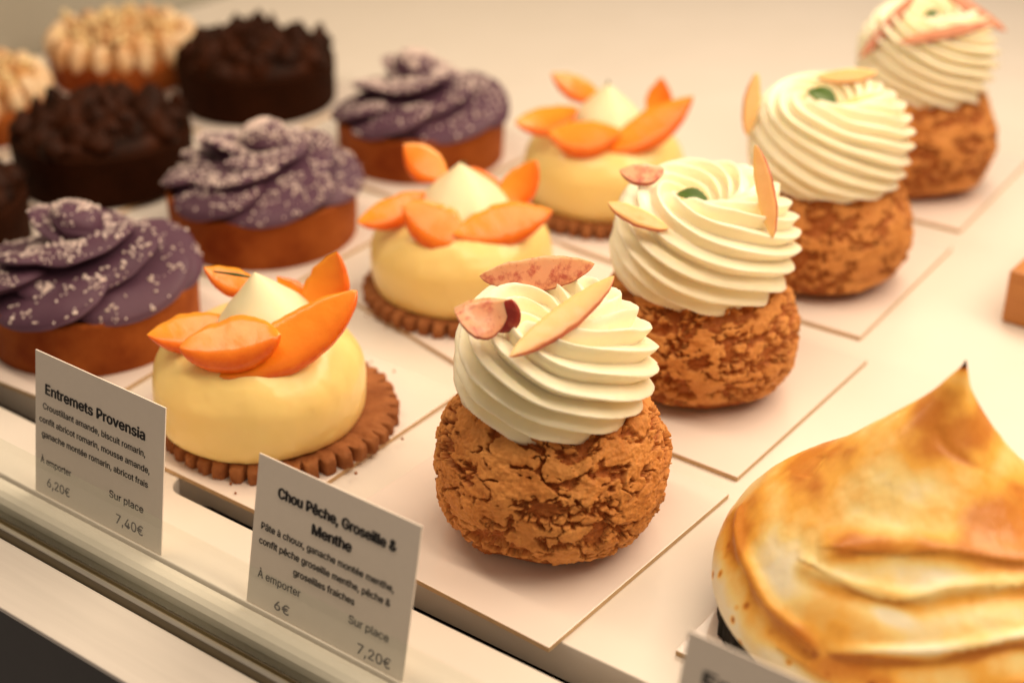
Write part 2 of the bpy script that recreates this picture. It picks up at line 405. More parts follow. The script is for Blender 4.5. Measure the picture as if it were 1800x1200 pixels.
def cream_swirl(parent, z0, z1, rmax, seed, n=15, twist=1.08, res=(420, 200), amp=.30, phase=0.):
    base = [(0, 4.35), (1.4, 4.3), (2.35, 4.28), (2.72, 4.5), (2.92, 5.0), (2.97, 5.5), (2.9, 6.05), (2.68, 6.6), (2.32, 7.05), (1.85, 7.3), (1.4, 7.22), (.95, 6.9), (.6, 6.5), (.3, 6.25), (0, 6.2)]
    k = (z1-z0)/(7.35-4.3); kr = rmax/3.12
    pts = [(a*kr, z0+(b-4.3)*k) for a, b in base]
    nu, nv = res
    T, r, z, s = lathe(pts, nu, nv)
    V = np.c_[r*np.cos(T), r*np.sin(T), z]
    N = normals_of(V, nv, nu); ctr = np.c_[V[:, :2]*0, np.full(len(V), (z0+z1)/2)]
    sign = np.sign((N*(V-ctr)).sum(1)); 
    N = N*np.where(np.median(sign) < 0, -1, 1)
    off = seed*7.7
    wob = .22*perlin(np.c_[np.cos(T)*1.2, np.sin(T)*1.2, s*.25]+off)
    ph = n*(T + twist*s*1.0 + phase) + n*.21*perlin(np.c_[np.cos(T), np.sin(T), s*.5]+off+3) + wob*1.5
    x = np.abs(((ph/(2*np.pi)) % 1)-.5)*2            # 1 at valley, 0 at crest
    ridge = (1-np.sqrt(x*x+.03))*1.0                # pointed crest, broad smooth valley
    ridge = ridge*.75+.25*np.cos(np.pi*x)*.5
    vary = 1+.62*perlin(np.c_[ph/(2*np.pi)*0+np.floor(ph/(2*np.pi)+.5)*1.7, s*.45, T*0]+off)
    A = amp*np.interp(r, [0, .35, 1.0, 1.8], [0.02, .35, .8, 1.])*np.where(s < 2.0, sstep(.6, 2.3, s), 1)
    V = V+N*(A*(ridge-.35)*vary*1.55)[:, None]
    V = V+N*(.11*perlin(V*.7+off)+.022*fbm(V*2.2+off, 4))[:, None]
    # air holes
    f1, _, cv = worley(V/.55+off)
    V = V-N*(.06*np.exp(-(f1/.07)**2)*(cv < .5))[:, None]
    return mesh_obj('cream_swirl', V, grid_faces(nv, nu), M['cream'], parent)

CAMN = np.array((0, -.84, .54))                    # towards the camera in a thing's own axes
ROT = YAW
choux = [
    dict(loc=(-.60, .83, 0), z0=4.30, z1=7.20, r=2.86, zs=.97, seed=1, res=(680, 400), cres=(640, 300), n=10, ph=.35,
         label='nearest cream puff, in sharp focus, with a pale peach slice laid across its swirl',
         nub=[(-2.1, -2.0, .22, .42, .26), (-2.6, -.9, 4.1, .7, .18), (2.6, -1.0, 4.2, .6, .2)]),
    dict(loc=(-1.46, 10.76, 0), z0=3.9, z1=7.2, r=3.14, zs=.93, seed=2, res=(360, 220), cres=(460, 220), n=10, ph=.1, rot=.6,
         label='second cream puff from the front, with an upright peach slice and small mint leaf', nub=None),
    dict(loc=(-1.74, 20.78, 0), z0=4.15, z1=7.45, r=3.10, zs=.96, seed=3, res=(300, 180), cres=(420, 200), n=11, ph=.2, rot=1.3,
         label='cream puff third from the front with a large green mint leaf in the swirl', nub=None),
    dict(loc=(-2.55, 31.79, 0), z0=4.2, z1=7.75, r=2.95, zs=.98, seed=5, res=(240, 150), cres=(360, 170), n=11, ph=.5, rot=2.1,
         label='rearmost cream puff, blurred, with several brownish peach slices crowning its swirl',
         nub=[(-1.2, -2.6, 1.0, 1.1, .3)]),
]
GCH = 'peach cream puffs in a row'
roots = []
for d in choux:
    t = thing('cream_puff', d['label'], 'cream puff', d['loc'], ROT, GCH); roots.append(t)
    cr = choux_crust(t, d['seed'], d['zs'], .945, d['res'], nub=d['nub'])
    cs = cream_swirl(t, d['z0'], d['z1'], d['r'], d['seed'], d['n'], res=d['cres'], phase=d['ph'])
UPN = np.array((0, -.6, .8))
c1, c2, c3, c4 = roots
crescent('peach_slice', c1, (-1.32, -2.55, 7.04), (1.58, -0.18, 8.23), (.10, -.66, .75), 1, .38, -.28, .26, grad=.35, mat=M['peach'], seed=1)
o = crescent('peach_slice', c1, (-2.80, -0.95, 7.66), (-1.25, -1.10, 7.96), (.1, -.75, .65), 1, .98, -.10, .16, twist=.7, curl=.25, mat=M['blush'], seed=2)
o['label'] = 'curled peach slice showing its dark red skin'
o = crescent('peach_slice', c1, (-1.78, -1.25, 7.10), (-1.22, -1.15, 8.02), (.25, -.8, .5), 1, .42, -.22, .3, mat=M['redskin'], seed=14, power=.7)
o['label'] = 'folded tip of peach with dark red skin'
o = crescent('peach_slice', c1, (-2.16, 1.50, 7.38), (1.13, 1.50, 7.78), (0, -.93, .37), 1, .55, -.38, .16, mat=M['blush'], seed=3)
o['label'] = 'blush peach slice mottled with pink'
crescent('peach_slice', c2, (-3.33, -1.34, 7.19), (-1.45, -2.29, 6.69), (-.2, -.75, .65), 1, .27, -.25, .22, mat=M['peach'], seed=4)
crescent('peach_slice', c2, (1.28, -0.93, 8.99), (1.86, -2.28, 6.34), (-.25, -.9, .35), -1, .28, -.24, .2, mat=M['peach'], seed=5)
crescent('peach_slice', c2, (-2.90, 0.10, 7.67), (-1.40, 0.40, 7.62), (0, -.7, .7), 1, .5, -.2, .2, mat=M['blush'], seed=6)
leaf('mint_leaf', c2, (-.98, .1, 6.85), (.05, -.55, 6.78), (.1, -.5, .85), .26, M['mint'])
crescent('peach_slice', c3, (-2.90, 0.50, 8.01), (-3.25, -0.50, 5.86), (-.2, -.95, .2), 1, .27, -.26, .2, mat=M['peach'], seed=7)
crescent('peach_slice', c3, (-0.50, 1.18, 7.62), (1.75, 1.08, 7.82), (0, -.85, .5), 1, .27, -.24, .2, mat=M['peach'], seed=8)
crescent('peach_slice', c3, (-0.20, -1.21, 7.24), (1.68, -0.66, 7.59), (.1, -.7, .7), 1, .26, -.24, .2, mat=M['peach'], seed=9)
leaf('mint_leaf', c3, (-1.0, .2, 7.42), (-.02, -.6, 6.98), (.1, -.5, .85), .42, M['mint'])
crescent('peach_slice', c4, (-3.22, -1.34, 6.04), (-0.95, -0.44, 8.59), (-.3, -.9, .3), 1, .2, -.26, .2, mat=M['rose'], seed=10)
crescent('peach_slice', c4, (-2.00, -2.56, 7.11), (2.04, -2.26, 7.91), (0, -.85, .5), 1, .2, -.26, .18, mat=M['rose'], seed=11)
crescent('peach_slice', c4, (0.10, 0.06, 8.69), (3.05, -0.74, 7.04), (.2, -.8, .55), 1, .2, -.26, .18, mat=M['rose'], seed=12)
leaf('mint_leaf', c4, (-.5, -.4, 7.65), (.1, -.75, 7.55), (0, -.5, .85), .26, M['mint'])

# ------------------------------------------------------------------ apricot mousse cakes on fluted biscuits
def fluted_biscuit(parent, r, t, seed, teeth=40, name='biscuit_base', mat=None, cx=0, cy=0, depth=.38):
    nu = teeth*14; th = np.linspace(0, 2*np.pi, nu, endpoint=False)
    ph = (th*teeth/(2*np.pi)) % 1
    groove = np.exp(-((np.minimum(ph, 1-ph))/.13)**2)
    prof = [(0, 0), (.9, 0), (.985, .0), (1., .06), (1., .8), (.985, .95), (.95, 1.0), (.86, 1.0), (.6, 1.0), (0, 1.0)]
    rows = []
    for a, b in prof:
        gr = depth*groove*(1 if a > .95 else (.35 if a > .85 else 0))
        rr = r*a-gr+(.09*perlin(np.c_[np.cos(th)*6, np.sin(th)*6, th*0+seed+b])+.07*fbm(np.c_[np.cos(th)*15, np.sin(th)*15, th*0+seed+b*4], 3))*(a > .8)
        zz = b*t+.09*fbm(np.c_[np.cos(th)*9*a, np.sin(th)*9*a, th*0+seed], 3)*(b > .5)*(a > .5)
        rows.append(np.c_[cx+rr*np.cos(th), cy+rr*np.sin(th), np.maximum(zz, 0.004)])
    return mesh_obj(name, np.vstack(rows), grid_faces(len(prof), nu), mat or M['biscuit'], parent)
def mousse_body(parent, cx, cy, seed, dips):
    pts = [(0, .5), (2.4, .5), (3.15, .5), (3.34, .68), (3.45, 1.2), (3.46, 1.8), (3.36, 2.4), (3.1, 2.95), (2.7, 3.35), (2.2, 3.55), (1.6, 3.5), (1.0, 3.3), (0, 3.2)]
    nu, nv = 220, 120
    T, r, z, s = lathe(pts, nu, nv); V = np.c_[r*np.cos(T), r*np.sin(T), z]
    N = normals_of(V, nv, nu)
    if np.median((N*(V-np.array((0, 0, 2)))).sum(1)) < 0: N = -N
    h = .05*perlin(V*.5+seed*3)+.015*fbm(V*1.6+seed, 3)
    for a, w, dep in dips:                            # hollows where the fruit presses in
        da = np.angle(np.exp(1j*(T-a)))
        h = h-dep*np.exp(-(da/w)**2)*sstep(2.1, 3.2, z)*sstep(.8, 2.2, r)
    f1, _, cv = worley(V/.8+seed); h = h-.05*np.exp(-(f1/.07)**2)*(cv < .5)-.02*sstep(.1, .6, perlin(V*1.3+seed+50))
    V = V+N*h[:, None]; V[:, 0] += cx; V[:, 1] += cy
    return mesh_obj('mousse_dome', V, grid_faces(nv, nu), M['mousse'], parent)
def cream_peak(parent, cx, cy, z0, z1, r0, lean, seed):
    H = z1-z0
    pts = [(r0*.9, z0-.1), (r0, z0+.05), (r0*.93, z0+.18*H), (r0*.72, z0+.42*H), (r0*.45, z0+.65*H), (r0*.2, z0+.85*H), (r0*.07, z0+.95*H), (0.015, z1)]
    nu, nv = 90, 60
    T, r, z, s = lathe(pts, nu, nv)
    rag = 1+.06*fbm(np.c_[np.cos(T)*3, np.sin(T)*3, T*0+seed], 4)*sstep(.5, 0, (z-z0)/H)
    k = ((z-z0)/H)**2
    V = np.c_[cx+r*rag*np.cos(T)+lean[0]*k, cy+r*rag*np.sin(T)+lean[1]*k, z]
    V[:, 2] += .10*fbm(np.c_[np.cos(T)*4, np.sin(T)*4, T*0+seed+4], 3)*sstep(.3, 0, (z-z0)/H)
    V += .03*np.c_[perlin(V*1.2+seed), perlin(V*1.2+seed+7), np.zeros(len(V))]
    return mesh_obj('cream_peak', V, grid_faces(nv, nu), M['tip'], parent)
def tube_line(name, parent, pts, rad, mat, k=8):
    P = np.array(pts, float); V = []
    for i, p in enumerate(P):
        d = P[min(i+1, len(P)-1)]-P[max(i-1, 0)]; d /= np.linalg.norm(d)
        a = np.cross(d, (0, 0, 1.)); a /= np.linalg.norm(a)+1e-9; b = np.cross(d, a)
        rr = rad*(.4 if i in (0, len(P)-1) else 1)
        V += [p+rr*(a*math.cos(t)+b*math.sin(t)) for t in np.linspace(0, 2*np.pi, k, endpoint=False)]
    F = grid_faces(len(P), k)+[tuple(range(k))[::-1], tuple(range((len(P)-1)*k, len(P)*k))]
    return mesh_obj(name, V, F, mat, parent)
GEN = 'apricot mousse cakes in a row'
ent = [
    dict(loc=(-11.15, .09, 0), off=(-.52, -.3), lab='nearest apricot mousse cake, its fluted biscuit showing wide on the right, green needle at peak',
         peak=(-.05, -.3, 3.6, 5.5, 1.72, (-.38, .2)),
         sl=[((-3.8, -1.0, 3.72), (-1.2, -.3, 3.98), (0, -.6, .8), 1, .55, -.55, .45),
             ((-2.6, -1.75, 3.68), (.65, -2.0, 4.25), (-.1, -.62, .78), 1, .50, -.85, .75),
             ((-1.30, -2.42, 3.02), (2.92, -.72, 5.12), (-.25, -.78, .58), 1, .80, -.62, .45),
             ((1.05, .1, 3.5), (2.15, .9, 5.68), (-.35, -.9, .25), 1, .62, -.62, .35),
             ((-2.25, 1.1, 5.05), (-.3, .8, 4.5), (0, -.75, .65), 1, .40, -.34, .3),
             ((.1, 1.0, 4.75), (1.5, .8, 3.8), (0, -.6, .8), -1, .2, -.4, .25)],
         needle=[(-.5, 0, 5.25), (-1.0, .05, 5.33), (-1.75, .1, 5.42)]),
    dict(loc=(-11.9, 11.1, 0), off=(-.12, -.1), lab='middle apricot mousse cake in its row, partly hidden by the nearest cream puff',
         peak=(0, -.1, 3.55, 5.35, 1.75, (-.12, .1)),
         sl=[((-2.25, 1.1, 5.6), (-.55, .8, 4.3), (.1, -.85, .5), 1, .55, -.55, .35),
             ((-3.9, -1.0, 3.3), (-1.4, -.3, 4.2), (-.1, -.7, .7), 1, .45, -.5, .4),
             ((-2.1, -1.7, 4.3), (.3, -2.15, 3.05), (0, -.85, .5), 1, .62, -.75, .6),
             ((-.35, -2.15, 3.35), (3.3, -1.2, 3.85), (-.1, -.85, .5), 1, .55, -.72, .5),
             ((1.2, -.1, 3.4), (2.72, .7, 5.12), (-.35, -.85, .4), 1, .5, -.6, .35),
             ((.2, 1.0, 4.7), (1.6, .7, 3.8), (0, -.6, .8), -1, .2, -.4, .25)],
         needle=[(-.15, .05, 5.2), (-.05, .02, 5.33), (.12, 0, 5.36)]),
    dict(loc=(-12.23, 21.3, 0), off=(0, 0), lab='rearmost apricot mousse cake, blurred, behind the second cream puff',
         peak=(.1, 0, 3.55, 5.4, 1.6, (-.05, .1)),
         sl=[((-2.3, 1.1, 5.45), (.0, .8, 4.4), (.1, -.85, .5), 1, .4, -.45, .35),
             ((-3.85, -1.0, 4.0), (-1.2, -.3, 4.35), (-.1, -.7, .7), 1, .55, -.5, .4),
             ((-2.5, -1.75, 3.85), (.55, -1.9, 3.98), (0, -.8, .55), 1, .7, -.45, .6),
             ((-.15, -2.1, 3.1), (3.5, -.9, 5.1), (-.2, -.8, .55), 1, .6, -.62, .5),
             ((1.9, .3, 3.5), (2.35, 1.0, 5.3), (-.3, -.9, .3), 1, .42, -.45, .35)],
         needle=[(.0, .05, 5.25), (.08, .02, 5.45), (.05, 0, 5.6)]),
]
for i, d in enumerate(ent):
    t = thing('mousse_cake', d['lab'], 'mousse cake', d['loc'], ROT, GEN)
    fluted_biscuit(t, 3.95, .5, i*3.1+1)
    mousse_body(t, *d['off'], i+2, [(R(205), .30, .22), (R(250), .35, .16), (R(300), .4, .14), (R(20), .35, .12), (R(140), .4, .12)])
    px, py, z0, z1, r0, ln = d['peak']; cream_peak(t, px, py, z0, z1, r0, ln, i+1)
    for k, (a, b_, n_, sg, bo, bi, T_) in enumerate(d['sl']):
        pull = np.array((0, -.84, .54))*(.42 if k in (1, 2, 3) else .2)
        crescent('apricot_slice', t, np.array(a)+pull, np.array(b_)+pull, n_, sg, bo*1.1, bi*1.05, T_*1.25, mat=M['apricot'], power=(.8 if k in (1, 2) else 1.0), grad=.6, curl=-.28, seed=20+i*10+k, nu=44)
    tube_line('rosemary_needle', t, d['needle'], .055, M['rosemary'])

# ------------------------------------------------------------------ tart shells and purple rosettes
def tart_shell(parent, r, h, seed, mat, flare=.05):
    pts = [(0, .0), (r-.35-flare, .0), (r-.08-flare, .02), (r-flare, .12), (r, h*.5), (r+.02, h-.10), (r-.05, h), (r-.22, h+.02), (r-.34, h-.08), (r-.42, h-.3), (r-1.2, h-.35), (0, h-.35)]
    nu, nv = 160, 70
    T, rr, z, s = lathe(pts, nu, nv)
    V = np.c_[rr*np.cos(T), rr*np.sin(T), z]
    V[:, :2] *= (1+.007*perlin(np.c_[np.cos(T)*2, np.sin(T)*2, z]+seed)+.004*fbm(np.c_[np.cos(T)*9, np.sin(T)*9, z*3]+seed, 3))[:, None]
    V[:, 2] = np.maximum(V[:, 2]+.03*perlin(np.c_[np.cos(T)*5, np.sin(T)*5, z*0+seed])*sstep(.5, 1.5, z), .003)
    return mesh_obj('tart_shell', V, grid_faces(nv, nu), mat, parent)
def petal(phi, rc, z, a, b, t, roll, tilt, cup=.12, seed=0, nu=34, nv=18):
    """a thick piped lobe: centre at (rc, phi), a radial and b tangential half size"""
    th = np.linspace(0, 2*np.pi, nu, endpoint=False); V = []
    rho = np.r_[np.sin(np.linspace(0, np.pi/2, nv//2)), np.sin(np.linspace(np.pi/2, 0, nv//2))]
    sg = np.r_[np.ones(nv//2), -np.ones(nv//2)]
    for p, s_ in zip(rho, sg):
        p = max(p, 1e-3)
        x = a*p*np.cos(th); y = b*p*np.sin(th)
        zz = s_*t*max(0, 1-p**3)**.5*np.ones(nu)+cup*(y/b)**2*b-.10*(x/a)**2
        V.append(np.c_[x, y, zz])
    V = np.vstack(V)
    V += .07*np.c_[perlin(V*.9+seed), perlin(V*.9+seed+5), perlin(V*.9+seed+11)]
    Rm = (Matrix.Rotation(phi, 3, 'Z') @ Matrix.Rotation(tilt, 3, 'Y') @ Matrix.Rotation(roll, 3, 'X'))
    V = V @ np.array(Rm).T
    V += np.array((rc*math.cos(phi), rc*math.sin(phi), z))
    return V, grid_faces(nv, nu)
def rosette(parent, seed, h=2.1, rot=0., sq=1.):
    rnd = random.Random(seed); VV = []; FF = []; off = 0; tops = []
    def put(VF):
        nonlocal off
        V, F = VF; VV.append(V); FF.extend([tuple(i+off for i in f) for f in F]); off += len(V)
    th = np.linspace(0, 2*np.pi, 40, endpoint=False)
    rows = []
    for rr, zz in ((3.3, h-.1), (3.2, h+.25), (2.7, h+.7), (1.9, h+1.1), (1.2, h+1.5), (.4, h+1.8), (.01, h+1.85)):
        rows.append(np.c_[rr*np.cos(th), rr*np.sin(th), zz+0*th])
    put((np.vstack(rows), grid_faces(len(rows), 40)))
    J = lambda s: rnd.uniform(-s, s)
    for k in range(6): put(petal(rot+k*2*math.pi/6+J(.14), 2.50, h+.56+J(.05), 1.66+J(.1), 2.3+J(.22), .33, R(11+J(3)), R(13+J(3)), .02, seed+k))
    for k in range(3): put(petal(rot+.5+k*2*math.pi/3+J(.2), 1.15, h+1.10+J(.08), 1.85+J(.1), 2.55+J(.2), .27, R(11+J(4)), R(4+J(4)), .07, seed+20+k))
    for k in range(2): put(petal(rot+1.3+k*math.pi+J(.25), .75, h+1.72+J(.08), 1.5+J(.1), 1.95+J(.15), .25, R(13+J(4)), R(-3+J(5)), .10, seed+40+k))
    put(petal(rot+J(3), .25, h+2.25, 1.05, .9, .60, R(8), R(-10), .05, seed+60))
    V = np.vstack(VV); V = V+.03*np.c_[perlin(V*1.5+seed), perlin(V*1.5+seed+5), perlin(V*1.5+seed+11)]
    return mesh_obj('cream_rosette', V, FF, M['purple'], parent)
def flakes(parent, src, seed, count, name='coconut_flakes', mat='flake', size=(.04, .105), clump=1.5, thr=.05, minz=.25):
    rnd = np.random.RandomState(seed); me = src.data
    nv = len(me.vertices); co = np.zeros(nv*3); me.vertices.foreach_get('co', co); co = co.reshape(-1, 3)/S
    no = np.zeros(nv*3); me.vertices.foreach_get('normal', no); no = no.reshape(-1, 3)
    ok = (no[:, 2] > minz)
    cl = perlin(co*clump+seed*3.3)+.6*perlin(co*clump*3+seed); ok &= cl > thr
    from mathutils.bvhtree import BVHTree
    bv = BVHTree.FromPolygons([Vector(v) for v in co], [tuple(p.vertices) for p in me.polygons])
    idx = np.nonzero(ok)[0]; V = []; F = []; n = 0; tries = 0
    while n < count and tries < count*12 and len(idx):
        tries += 1
        i = idx[rnd.randint(len(idx))]; p = co[i]+rnd.normal(size=3)*np.array((.13, .13, 0))
        hit = bv.ray_cast(Vector((p[0], p[1], 12)), Vector((0, 0, -1)))
        if hit[0] is None or hit[1].z < .1 or hit[0].z < 2.0: continue
        p = np.array(hit[0])
        s = rnd.uniform(*size)*np.array((rnd.uniform(.6, 1.7), rnd.uniform(.5, 1.2), rnd.uniform(.35, .9)))
        q = np.array(Matrix.Rotation(rnd.uniform(0, 6.3), 3, Vector(rnd.normal(size=3)).normalized()))
        b = np.array([(-1, -1, -1), (1, -.8, -1), (.9, 1, -1), (-1, .8, -.9), (-.8, -.9, 1), (.7, -1, .8), (1, .9, 1), (-.9, 1, .7)])*s*.5
        V.append(p+b@q.T+(0, 0, s[2]*.3)); o8 = n*8
        F += [tuple(o8+j for j in f) for f in ((0, 3, 2, 1), (4, 5, 6, 7), (0, 1, 5, 4), (1, 2, 6, 5), (2, 3, 7, 6), (3, 0, 4, 7))]; n += 1
    o = mesh_obj(name, np.vstack(V), F, M[mat], parent, smooth=False); o['kind'] = 'stuff'
    return o
GPU = 'purple rosette tarts in a row'
for loc, lab, sd, rt_, cnt in (((-21.14, .71, 0), 'purple rosette tart nearest the glass, cut by the left edge of the picture', 3, .3, 1100),
                               ((-22.01, 10.48, 0), 'middle purple rosette tart, thickly dusted with pale flakes', 8, 1.0, 2200),
                               ((-22.2, 21.06, 0), 'rearmost purple rosette tart beside the dark chocolate tart', 14, .1, 2000)):
    t = thing('rosette_tart', lab, 'tart', loc, ROT, GPU)
    tart_shell(t, 3.85, 2.05, sd, M['shell']); ro = rosette(t, sd, 2.0, rt_)
    flakes(t, ro, sd, cnt, thr=.26 if cnt < 1200 else -.02)

# ------------------------------------------------------------------ chocolate tarts
def chunk_top(parent, seed, h, r, count, mat, name, zs=1., size=(.35, .75), dome=1.0, spike=.5):
    rnd = np.random.RandomState(seed); VV = []; FF = []; off = 0
    def put(V, F):
        nonlocal off
        VV.append(V); FF.extend([tuple(i+off for i in f) for f in F]); off += len(V)
    th = np.linspace(0, 2*np.pi, 40, endpoint=False); rows = []
    for rr, zz in ((r, h-.3), (r, h+.05), (r*.9, h+.35*dome), (r*.6, h+.6*dome), (r*.3, h+.7*dome), (.01, h+.72*dome)):
        rows.append(np.c_[rr*np.cos(th), rr*np.sin(th), zz+0*th])
    put(np.vstack(rows), grid_faces(len(rows), 40))
    for k in range(count):
        a = k*2.39996; rr = r*math.sqrt((k+.5)/count)*.97
        sx, sy, sz = rnd.uniform(*size, 3); sz *= 1+spike*rnd.rand()
        nu, nv = 12, 9
        u = np.linspace(0, 2*np.pi, nu, endpoint=False); v = np.linspace(0, np.pi, nv)
        U, Vv = np.meshgrid(u, v)
        p = np.c_[(np.sin(Vv)*np.cos(U)).ravel()*sx, (np.sin(Vv)*np.sin(U)).ravel()*sy, (np.cos(Vv)).ravel()*sz]
        p = p*(1+.45*perlin(p*2.2+k*3.1+seed))[:, None]
        top = p[:, 2] > 0; p[top, :2] *= (1-.55*np.clip(p[top, 2]/sz, 0, 1))[:, None]
        q = np.array(Matrix.Rotation(rnd.uniform(-.4, .4), 3, 'X') @ Matrix.Rotation(rnd.uniform(0, 6.3), 3, 'Z')); p = p@q.T
        zc = h+.62*dome*(1-(rr/r)**2)+.15
        put(p*np.array((1, 1, zs))+np.array((rr*math.cos(a), rr*math.sin(a), zc)), grid_faces(nv, nu))
    return mesh_obj(name, np.vstack(VV), FF, mat, parent)
GK = 'dark chocolate tarts in a row'
for loc, lab, sd in (((-31.7, 1.2, 0), 'chocolate tart cut off at the left edge of the picture', 31),
                     ((-31.95, 10.5, 0), 'chocolate tart in the middle of its row, left of the middle purple tart', 32),
                     ((-33.48, 21.73, 0), 'rearmost chocolate tart, beside the blurred meringue tart', 33)):
    t = thing('chocolate_tart', lab, 'tart', loc, ROT, GK)
    tart_shell(t, 3.95, 2.3, sd, M['darkshell']); chunk_top(t, sd, 2.35, 3.65, 30, M['choc'], 'chocolate_curls', size=(.45, .85), dome=1.1, spike=.35)
# ------------------------------------------------------------------ small toasted meringue tarts at the back
GM = 'small toasted meringue tarts at the back'
for loc, lab, sd in (((-42.1, 10.9, 0), 'small toasted meringue tart cut by the left edge of the picture', 41),
                     ((-41.81, 20.25, 0), 'small toasted meringue tart at the far corner behind the chocolate tarts', 42)):
    t = thing('meringue_tart', lab, 'tart', loc, ROT, GM)
    tart_shell(t, 3.8, 1.5, sd, M['shell'])
    tp = chunk_top(t, sd, 1.75, 3.5, 34, M['toast_dots'], 'meringue_topping', size=(.42, .7), dome=.8, spike=.6)
    # piped drops leaning over the rim
    V = []; F = []; off = 0; rnd = np.random.RandomState(sd)
    for k in range(19):
        a = k*2*math.pi/19+rnd.uniform(-.04, .04); u = np.linspace(0, 2*np.pi, 10, endpoint=False); vv = np.linspace(0, np.pi, 9)
        U, W = np.meshgrid(u, vv); hh = rnd.uniform(.7, .95)
        p = np.c_[(np.sin(W)*np.cos(U)).ravel()*.46, (np.sin(W)*np.sin(U)).ravel()*.44, np.cos(W).ravel()*hh]
        p = p@np.array(Matrix.Rotation(a, 3, 'Z') @ Matrix.Rotation(-.25, 3, 'Y')).T+np.array((3.5*math.cos(a), 3.5*math.sin(a), 2.0))
        V.append(p); F += [tuple(i+off for i in f) for f in grid_faces(9, 10)]; off += len(p)
    mesh_obj('meringue_rim', np.vstack(V), F, M['toast_light'], t)
    flakes(t, tp, sd, 260, 'chopped_nuts', 'nut', (.14, .36), thr=-.3)

# ------------------------------------------------------------------ big toasted meringue dome
m, nt, b = new_mat('torched_meringue'); setp(b, rough=.33, spec=.42)
t_ = attr(nt, 'toast')
n1 = noise(nt, 55, 4, .6)
mm = nt.nodes.new('ShaderNodeMath'); mm.operation = 'MULTIPLY_ADD'; nt.links.new(n1, mm.inputs[0]); mm.inputs[1].default_value = .15; nt.links.new(t_, mm.inputs[2])
n2 = noise(nt, 700, 2, .5)
m2 = nt.nodes.new('ShaderNodeMath'); m2.operation = 'MULTIPLY_ADD'; nt.links.new(n2, m2.inputs[0]); m2.inputs[1].default_value = .06; nt.links.new(mm.outputs[0], m2.inputs[2])
nt.links.new(ramp(nt, m2.outputs[0], [(.18, (.92, .83, .60)), (.38, (.92, .70, .28)), (.57, (.88, .46, .08)), (.76, (.58, .20, .026)), (.90, (.25, .06, .012)), (1.0, (.06, .015, .006))]), b.inputs['Base Color'])
sss(b, .2, (1, .7, .35), .3); bump(nt, b, noise(nt, 300, 4, .6), .10, .04); M['meringue'] = m
